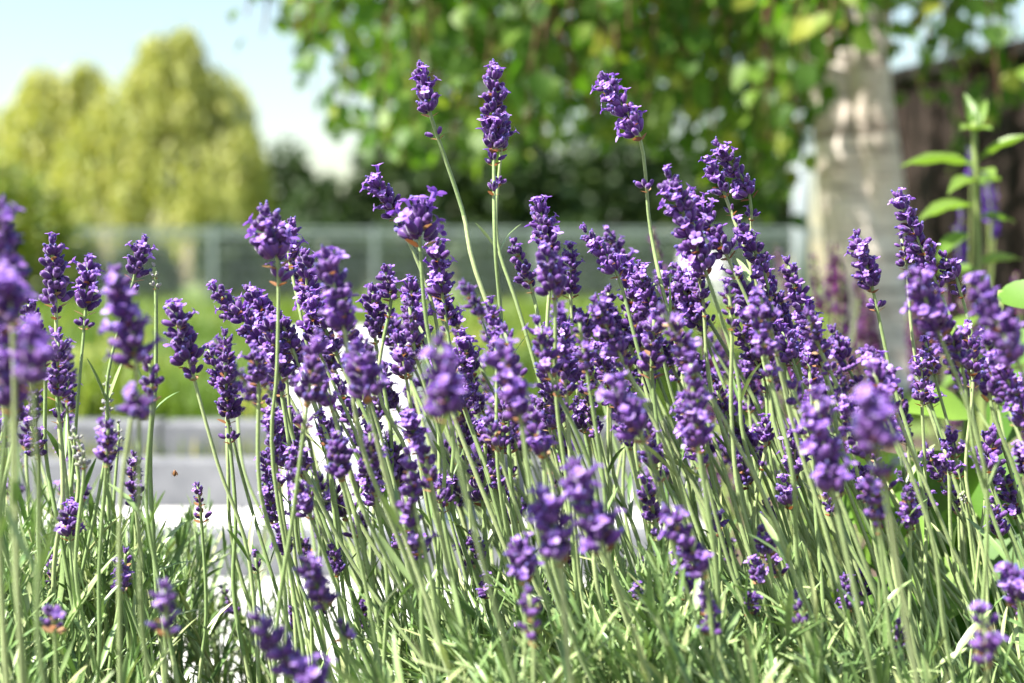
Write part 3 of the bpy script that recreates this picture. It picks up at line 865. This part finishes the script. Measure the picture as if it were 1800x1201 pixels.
lprof = [(0, .25), (.12, .55), (.35, 1.0), (.6, 1.0), (.82, .7), (.95, .3), (1.0, .0)]
LEAVES = []
for i in range(10):
    LEAVES.append(strip_leaf([(t_, h_ * .046) for t_, h_ in lprof], bend=[.05, .18, -.10, .30, .12, -.18, .4, .0, .22, .08][i], fold=[.5, .35, .6, .4, .7, .5, .3, .6, .45, .2][i], twist=[0, .3, -.3, .2, .6, -.5, .1, 0, -.2, .9][i]))
LEAF_ME = [tri_mesh('leaf', v, f, M['leaf'], np.full(len(v), .1 * i)) for i, (v, f) in enumerate(LEAVES)]
n_stalk = [0, 0, 0]
def stalk(tx, ty, bx, by, d, wd=1.0, slope=None, gaps=(), style='n', seed=None, spacing=.0084):
    r_ = random.Random(seed if seed is not None else int(tx * 7919 + ty * 104729))
    if slope is None: slope = default_slope(bx, r_)
    T = at(tx, ty, d + r_.uniform(-.012, .004)); H = at(bx, by, d)
    root_d = d + (1.12 - d) * .35
    run = 330 * 1.1 / d
    S = at(bx + slope * run, by + run, d * .6 + root_d * .4)
    drop = max(.05, S.z - .06)
    k = (slope * .55 if bx < 350 else slope * 1.05 + .06) + r_.gauss(0, .14)
    R = Vector((S.x + k * drop, root_d, .05))
    mid = H.lerp(S, .5) + Vector((r_.gauss(0, .0065), r_.gauss(0, .005), 0))
    pts = smooth_path([R, R.lerp(S, .55) + Vector((r_.gauss(0, .004), 0, 0)), S, mid, H, T], 26)
    bi = bush_of(R.x); b = bushes[bi]; n_stalk[bi] += 1
    r0 = .00172 * (.85 + .3 * r_.random())
    cv = r_.random()
    mb = MB(); mb.tube([q - R for q in pts], [r0 * (1.12 - .45 * i / 25) for i in range(26)], 6, 0, [cv * .6 + .015 * i for i in range(26)])
    st = mb.build('flower_stalk', M['stem'], b, R - b.location)
    ax = T - H; L = ax.length
    n = max(1, int(round(L / (spacing * wd ** .5))))
    q0 = ax.normalized()
    def put(me, pos, axis, s_, spin):
        o = link('whorl', me, st)
        q = axis.to_track_quat('Z', 'Y') @ Quaternion((0, 0, 1), spin)
        o.matrix_basis = Matrix.LocRotScale(pos - R, q, Vector((s_, s_, s_)))
    spin = r_.random() * 3
    for i in range(n + 1):
        u = i / max(1, n)
        pos = H + ax * u
        s_ = wd * (1.26 - .30 * u + r_.uniform(-.08, .08))
        if i == n:
            me = (WH_PTIP if style == 'p' else WH_TIP)[r_.randrange(2 if style == 'p' else 9)]
        elif style == 'p': me = WH_PALE[r_.randrange(4)]
        elif style == 'o' and r_.random() < .6: me = WH_OPEN[r_.randrange(8)]
        elif style == 's' and r_.random() < .6: me = WH_SPARSE[r_.randrange(8)]
        else: me = WH[r_.randrange(20)] if r_.random() > .18 else WH_OPEN[r_.randrange(8)]
        put(me, pos, q0, s_, spin); spin += math.pi / 2 + r_.gauss(0, .25)
    if r_.random() < .5:      # a pair of narrow leaves at a node low on the stalk
        j = r_.randrange(9, 15); p_ = pts[j]; tn = (pts[j + 1] - pts[j - 1]).normalized(); a0 = r_.random() * 6.28
        for kk in (0, 1):
            a = a0 + kk * math.pi
            o1 = Vector((math.cos(a), math.sin(a), 0)); ld = (o1 * r_.uniform(.35, .8) + tn).normalized(); nn = (tn - ld * ld.dot(tn)).normalized()
            Lf = r_.uniform(.025, .055)
            o = link('leaf', LEAF_ME[r_.randrange(10)], st)
            o.matrix_basis = Matrix.LocRotScale(p_ - R, Matrix((ld, nn.cross(ld), nn)).transposed().to_quaternion(), Vector((Lf, Lf * r_.uniform(.8, 1.2), Lf)))
    ax2 = (H - mid).normalized()
    for g in gaps:
        dist = g / FPX * d
        j = 20; left = dist
        while j > 2 and (pts[j] - pts[j - 1]).length < left:
            left -= (pts[j] - pts[j - 1]).length; j -= 1
        sg = pts[j - 1] - pts[j]; pos = pts[j] + sg.normalized() * left; ax2 = -sg.normalized()
        put(WH_SPARSE[r_.randrange(8)], pos, ax2, wd * .95, spin); spin += 1.5
    return st

F_ = 1.10
K = [  # tip x,y, base x,y, distance, width, slope, gaps, style
    (740, 122, 756, 200, F_, 1.0, .30, (42,), 'n'), (868, 124, 868, 262, F_ + .01, 1.08, .045, (25, 78), 'n'), (884, 205, 881, 262, F_ + .05, .85, .13, (62,), 'n'),
    (1062, 142, 1124, 240, F_ - .01, 1.12, .17, (95,), 'o'),
    (1262, 258, 1318, 345, F_, .95, .30, (40, 95), 'n'), (1248, 288, 1274, 342, F_ + .02, .9, .33, (35,), 'n'),
    (1178, 316, 1240, 478, F_ - .06, 1.2, .24, (), 'o'), (1222, 352, 1278, 450, F_ - .02, 1.1, .28, (40,), 'o'), (1300, 395, 1345, 485, F_, 1.0, .3, (40,), 'n'),
    (660, 318, 698, 380, F_, 1.0, .22, (30,), 'n'), (738, 372, 738, 425, F_ - .08, 1.5, .22, (), 'o'), (768, 435, 778, 520, F_, 1.1, .25, (40,), 'n'),
    (468, 380, 488, 462, F_ - .10, 1.4, -.02, (34,), 'o'), (512, 398, 506, 440, F_ + .02, 1.0, .2, (30,), 'o'),
    (380, 512, 470, 610, F_, 1.05, .33, (), 'n'), (440, 515, 505, 600, F_ + .03, 1.05, .4, (), 'n'), (470, 560, 500, 640, F_ + .05, 1.0, .3, (), 'n'),
    (575, 455, 606, 585, F_ - .17, 1.25, .27, (), 'o'), (535, 455, 555, 600, F_, 1.15, .35, (), 'n'), (510, 440, 560, 560, F_ + .05, 1.1, .4, (), 'n'),
    (678, 478, 688, 525, F_ + .03, .95, .12, (30,), 'n'), (722, 500, 735, 590, F_, 1.05, .2, (), 'o'), (655, 515, 660, 600, F_ + .04, 1.05, .1, (), 'n'),
    (948, 364, 968, 452, F_, 1.05, .10, (25,), 'o'), (960, 450, 975, 518, F_ - .12, 1.2, .07, (), 'n'), (905, 432, 935, 510, F_ + .02, .95, .3, (), 's'), (1003, 440, 1003, 520, F_ + .04, .9, .12, (), 's'),
    (1032, 408, 1085, 482, F_, .95, .34, (), 'n'), (1070, 410, 1095, 470, F_ + .14, 1.0, .3, (), 'n'), (1125, 475, 1150, 560, F_, 1.0, .35, (), 'o'), (1062, 540, 1110, 615, F_ + .06, 1.0, .35, (), 'n'),
    (1163, 475, 1183, 540, F_ + .07, .75, .25, (25,), 'n'), (1100, 470, 1130, 610, F_ + .04, 1.1, .3, (), 'n'),
    (1385, 465, 1430, 600, F_, 1.05, .32, (30,), 'n'), (1420, 560, 1445, 640, F_, 1.0, .3, (), 'n'), (1345, 480, 1390, 590, F_ + .03, 1.0, .3, (), 'n'),
    (1508, 418, 1534, 508, F_, 1.08, .25, (36,), 'n'), (1582, 352, 1638, 478, F_, 1.1, .27, (38,), 'n'), (1585, 420, 1594, 470, F_ + .03, .75, .2, (), 's'), (1662, 455, 1682, 492, F_, 1.0, .28, (30,), 'n'),
    (1612, 490, 1652, 590, F_ - .20, 1.1, .2, (), 'o'), (1645, 545, 1690, 640, F_ - .1, 1.0, .25, (), 'n'), (1722, 505, 1790, 640, F_ - .27, 1.1, .25, (), 'o'), (1770, 600, 1740, 700, F_ - .1, 1.1, .2, (), 'n'),
    # left group
    (0, 372, 8, 500, F_ - .30, 1.15, -.02, (), 'o'), (10, 490, 22, 570, F_ - .33, 1.1, .02, (), 'o'), (55, 590, 58, 680, F_ - .36, 1.1, .03, (), 'n'), (5, 560, 20, 720, F_ - .30, 1.1, .05, (), 'o'),
    (92, 432, 98, 535, F_, 1.15, .06, (22, 58), 'n'), (155, 462, 150, 548, F_ + .04, 1.05, -.08, (28,), 'o'), (50, 535, 78, 640, F_ + .02, 1.0, .1, (), 'n'), (203, 488, 240, 640, F_ - .26, 1.15, -.07, (), 'o'),
    (252, 428, 236, 488, F_, .98, -.16, (26,), 'n'), (271, 470, 274, 506, F_, .62, -.03, (), 'p'), (310, 550, 334, 640, F_ - .06, 1.2, .30, (25,), 'n'), (396, 592, 398, 665, F_ + .06, .95, .05, (), 's'),
    (98, 640, 100, 690, F_ + .05, .75, .0, (), 's'), (120, 670, 118, 720, F_ + .08, .85, .0, (), 'n'), (190, 668, 188, 725, F_ + .10, .7, .0, (), 'p'), (208, 745, 208, 778, F_ + .08, .62, .02, (), 'p'), (262, 640, 268, 700, F_ - .14, .9, .06, (), 's'),
    (236, 700, 244, 722, F_ - .28, 1.05, .03, (), 'o'), (235, 805, 238, 890, F_ + .03, .85, .06, (), 'n'), (125, 892, 122, 945, F_ - .03, .95, .03, (), 'n'), (55, 750, 68, 800, F_ + .02, .9, .02, (), 's'), (348, 856, 354, 915, F_, .72, -.02, (), 's'),
    (130, 760, 148, 820, F_ - .1, .7, .05, (), 'p'), (190, 790, 190, 830, F_ + .06, .6, .02, (), 's'), (20, 690, 30, 740, F_ - .1, .8, .05, (), 'n'),
    # heads low in front, out of focus
    (775, 612, 790, 735, F_ - .30, 1.12, .25, (), 'o'), (880, 618, 915, 735, F_ - .22, 1.1, .25, (), 'o'), (960, 880, 985, 985, F_ - .27, 1.2, .15, (), 'o'), (1012, 832, 1062, 965, F_ - .27, 1.15, .35, (), 'o'),
    (912, 962, 922, 1020, F_ - .22, 1.0, .02, (), 'n'), (930, 1045, 938, 1130, F_ - .25, .85, .03, (), 's'), (1175, 905, 1238, 1010, F_ - .22, .95, .3, (), 'n'), (1238, 1040, 1252, 1112, F_ - .2, .75, .2, (), 's'),
    (1435, 705, 1465, 870, F_ - .24, 1.15, .2, (), 'o'), (1528, 712, 1545, 790, F_ - .36, 1.15, .15, (60,), 'o'), (1530, 850, 1545, 930, F_ - .2, .85, .2, (), 's'), (1080, 680, 1130, 770, F_ - .22, 1.1, .3, (), 'o'), (1215, 640, 1228, 790, F_ - .18, .95, .1, (), 'n'),
    (630, 620, 645, 700, F_ - .2, 1.2, .3, (), 'n'), (540, 992, 572, 1062, F_ - .22, .95, .3, (), 'n'), (290, 1035, 292, 1112, F_ - .28, .9, .05, (), 's'), (455, 1095, 520, 1185, F_ - .30, 1.05, .3, (), 'n'), (585, 968, 592, 1010, F_ - .02, .75, .1, (), 's'),
    (712, 872, 738, 968, F_ - .17, .9, .22, (), 's'), (590, 775, 600, 840, F_ - .14, 1.1, .2, (), 'n'), (720, 740, 735, 790, F_ - .1, 1.0, .25, (), 'n'), (1728, 1082, 1735, 1168, F_ - .28, .95, .1, (), 's'), (1775, 1005, 1790, 1060, F_ - .2, 1.0, .2, (), 'n'),
    (1400, 1052, 1412, 1098, F_ - .15, .8, .2, (), 's'), (1318, 1050, 1322, 1082, F_ - .1, .7, .2, (), 's'), (1515, 1000, 1522, 1045, F_ + .02, .7, .15, (), 's'), (1580, 1098, 1585, 1140, F_ - .12, .65, .1, (), 's'), (1595, 865, 1600, 925, F_ - .1, .75, .12, (), 's'),
    (1660, 790, 1668, 830, F_, .8, .2, (), 'n'), (1745, 885, 1760, 945, F_ - .04, .8, .2, (), 's'), (1380, 850, 1388, 890, F_ - .02, .95, .2, (), 'n'), (1340, 935, 1350, 975, F_ - .1, .9, .2, (), 'n'), (1690, 870, 1698, 880, F_, .45, .2, (), 'p'),
    (90, 1080, 96, 1105, F_ - .2, 1.0, .05, (), 's'), (600, 1100, 606, 1120, F_ - .2, .9, .1, (), 's'), (540, 1185, 560, 1215, F_ - .3, 1.1, .2, (), 'n'),
]
for s_ in K: stalk(*s_)
# the crowded middle: spikes between the ones listed above
def env(px):
    pts = [(-60, 560), (0, 520), (90, 560), (180, 600), (250, 650), (340, 650), (375, 560), (440, 500), (560, 490), (700, 500), (800, 470), (900, 520), (1000, 480), (1100, 500), (1200, 430), (1300, 450), (1400, 520), (1500, 600), (1600, 560), (1700, 560), (1800, 590), (1880, 600)]
    for (a, b), (c, d) in zip(pts, pts[1:]):
        if a <= px <= c: return b + (d - b) * (px - a) / (c - a)
    return 600
r3 = random.Random(77)
cnt = 0
while cnt < 275:
    px = r3.uniform(-40, 1850)
    if px < 350 and r3.random() > .45: continue
    if 255 < px < 360 and r3.random() > .3: continue
    if px > 1470 and r3.random() < .5: continue
    e = env(px); u = r3.random()
    py = e + 15 + u ** 1.1 * (850 - e)
    if 200 < px < 460 and py > 640 + (px - 200) * .2: continue
    d = r3.choice([r3.uniform(1.08, 1.42)] * 5 + [r3.uniform(.92, 1.08)])
    L = r3.uniform(45, 105) * 1.1 / d; sl_ = default_slope(px, r3)
    if py > 740: L *= .7
    stalk(px, py, px + L * sl_ * 1.15, py + L, d, r3.uniform(.72, 1.12), sl_, (r3.uniform(25, 45),) if r3.random() < .45 else (), r3.choice('nnnoosss'), seed=1000 + cnt, spacing=r3.uniform(.0080, .0100))
    cnt += 1
for i in range(58):      # small late spikes low among the stems
    px = r3.uniform(20, 1790); py = r3.uniform(800, 1080)
    if 230 < px < 480 and py < 960: continue
    d = r3.uniform(1.0, 1.3); L = r3.uniform(18, 50); sl_ = default_slope(px, r3)
    stalk(px, py, px + L * sl_, py + L, d, r3.uniform(.6, .85), sl_, (), r3.choice('sssn'), seed=3000 + i)
# bare flower stems whose heads are hidden or cut: none are added

# leafy shoots
def shoot_spec(r_, L):
    """leaf placements on an upright shoot of length L (local, z up)"""
    out_ = []; n = int(L / .0105); az = r_.random() * 6.28
    bendx, bendy = r_.gauss(0, .18), r_.gauss(0, .18)
    pos = lambda u: Vector((bendx * L * u * u, bendy * L * u * u, L * u))
    for i in range(n):
        u = (i + .5) / n
        for k in (0, 1):
            a = az + k * math.pi + r_.gauss(0, .2)
            el = math.radians(r_.uniform(46, 76) if u < .8 else r_.uniform(62, 86))
            d = Vector((math.cos(a) * math.cos(el), math.sin(a) * math.cos(el), math.sin(el)))
            nn = (Vector((0, 0, 1)) - d * d.z).normalized()
            Lf = r_.choice((r_.uniform(.022, .04), r_.uniform(.036, .060))) * (1 - .45 * max(0, u - .6) / .4)
            out_.append((pos(u), d, nn, Lf, r_.uniform(.75, 1.15), r_.randrange(10)))
        az += math.pi / 2
    return out_, [pos(j / 6) for j in range(7)]
def bake_shoot(spec, pth):
    VV = []; FF = []; AA = []; off = 0
    for (p_, d, nn, Lf, wd, k) in spec:
        v, f = LEAVES[k]
        D = np.array([d]); N = np.array([nn]); W = np.cross(N, D)
        V, F, A_ = scatter(v, f, np.array([p_]), D, W, N, np.array([Lf]), np.array([random.random()]), np.array([Lf * wd]))
        VV.append(V); FF.append(F + off); AA.append(A_); off += len(V)
    mb = MB(); mb.tube(pth, [.0014, .0013, .0012, .0011, .001, .0009, .0006], 5, cap=False)
    V = np.array([tuple(q) for q in mb.v]); F = np.array([g for q in mb.f for g in ((q[0], q[1], q[2]), (q[0], q[2], q[3]))])
    VV.append(V); FF.append(F + off); AA.append(np.full(len(V), .9))
    return np.concatenate(VV), np.concatenate(FF), np.concatenate(AA)
rs = random.Random(303)
SH = []
for i in range(12):
    L = rs.uniform(.09, .16)
    spec, pth = shoot_spec(rs, L)
    V, F, A_ = bake_shoot(spec, pth)
    mb = MB(); mb.tube(pth, [.0014, .0013, .0012, .0011, .001, .0009, .0006], 5)
    SH.append(dict(L=L, spec=spec, V=V, F=F, A=A_, me=tri_mesh('leafy_shoot', V, F, M['leaf'], A_), stem=mb.mesh('leafy_shoot', M['stem'])))
def mound(x, y):
    """height of the top of the leaf cushion"""
    h = .325 + .03 * math.sin(x * 9 + 1) * math.cos(y * 7)
    if x < -.27: h += .02
    g = math.exp(-((x + .155) / .105) ** 2)           # thinner between the two bushes on the left
    h -= .12 * g * (1 if y > .9 else .3)
    h -= .10 * max(0, (y - 1.25)) / .25
    if x > .24 and y > .98: h -= .11 * min(1, (x - .24) / .06) * min(1, (y - .98) / .12)
    return h
placed = []
tries = 0
while len(placed) < 1200 and tries < 12000:
    tries += 1
    y = rs.uniform(.86, 1.5); x = rs.uniform(-.42, .42) * (y * .95 + .10)
    g = math.exp(-((x + .155) / .10) ** 2)
    if y > .9 and rs.random() < g * .9: continue
    k = rs.randrange(12)
    z = mound(x, y) - SH[k]['L'] * rs.uniform(.75, 1.15) - (.0 if rs.random() < .6 else rs.uniform(0, .07))
    if y < 1.0: z -= .05 * (1.0 - y) / .2
    lean = .10 if x < -.2 else .48
    ux = -lean + rs.gauss(0, .38); uy = rs.gauss(-.08, .32)
    placed.append((x, y, z, k, Vector((ux, uy, 1)).normalized(), rs.random() * 6.28, rs.uniform(.85, 1.15)))
# nearest to the lens first
def vis_key(q):
    x, y, z = q[:3]
    sy = 500 - FPX * (z + .1 - CAM.z) / y
    inside = abs(x) / y < .37 and sy < 1230
    return (0 if inside else 1, y)
by_bush = {0: [], 1: [], 2: []}
for q in placed: by_bush[bush_of(q[0])].append(q)
for bi, lst in by_bush.items():
    b = bushes[bi]; lst.sort(key=vis_key)
    rest = {k: [] for k in range(12)}
    nleaf = 0
    for i, (x, y, z, k, up, spin, s_) in enumerate(lst):
        q = up.to_track_quat('Z', 'Y') @ Quaternion((0, 0, 1), spin)
        Mx = Matrix.LocRotScale(Vector((x, y, z)) - b.location, q, Vector((s_, s_, s_)))
        nsp = len(SH[k]['spec'])
        if nleaf + nsp <= 300:
            st = link('leafy_shoot', SH[k]['stem'], b); st.matrix_basis = Mx
            for (p_, d, nn, Lf, wd, kk) in SH[k]['spec']:
                o = link('leaf', LEAF_ME[kk], st)
                o.matrix_basis = Matrix.LocRotScale(p_, Matrix((d, nn.cross(d), nn)).transposed().to_quaternion(), Vector((Lf, Lf * wd, Lf)))
            nleaf += nsp
        elif i < 290:
            st = link('leafy_shoot', SH[k]['me'], b); st.matrix_basis = Mx
        else: rest[k].append(Mx)
    VV = []; FF = []; AA = []; off = 0
    for k, ms in rest.items():
        if not ms: continue
        V0 = SH[k]['V']
        for Mx in ms:
            A4 = np.array(Mx); V = V0 @ A4[:3, :3].T + A4[:3, 3]
            VV.append(V); FF.append(SH[k]['F'] + off); AA.append(np.mod(SH[k]['A'] + rng.random(), 1.0)); off += len(V)
    if VV:
        o = link('foliage', tri_mesh('foliage', np.concatenate(VV), np.concatenate(FF), M['leaf'], np.concatenate(AA)), b)
        o['kind'] = 'stuff'
    # woody base of the bush
    mb = MB(); rw = random.Random(bi)
    for k in range(16):
        a = rw.random() * 6.283; r_ = rw.uniform(.05, .22)
        mb.tube([(math.cos(a) * .02, math.sin(a) * .02, -.03), (math.cos(a) * r_ * .5, math.sin(a) * r_ * .7, .08), (math.cos(a) * r_, math.sin(a) * r_ * 1.4, .2)], [.009, .006, .003], 6)
    mb.build('woody_base', M['bark'], b)

# ------------------------------------------------------------------ tiny insect
ip = at(307, 832, 1.10)
ins = empty('insect', ip); tag(ins, 'tiny brown insect hovering beside a curved lavender leaf', 'insect')
mb = MB(); mb.tube([(0, 0, -.0025), (0, -.0002, -.0018), (0, 0, 0), (0, 0, .0013), (0, 0, .002), (0, -.0002, .0026)], [.0003, .0010, .0014, .0012, .0009, .0003], 8); mb.build('body', M['insect'], ins)
for s_ in (-1, 1):
    mb = MB(); petal(mb, 0, Vector((s_ * .0007, .0009, .0012)), Vector((s_ * .35, .4, -1)).normalized(), Vector((0, 1, .4)).normalized(), .0034, .0017, .1, .5); mb.build('wing', M['bract'], ins)
    for q in range(3):
        mb = MB(); mb.tube([(s_ * .0009, -.0004, .001 - .0011 * q), (s_ * .0019, -.0010, .0013 - .0013 * q), (s_ * .0021, -.0016, .0004 - .0015 * q)], [.00012] * 3, 4)
        mb.build('leg', M['insect'], ins)
print('stalks per bush', n_stalk, 'birch leaves', len(leafO))
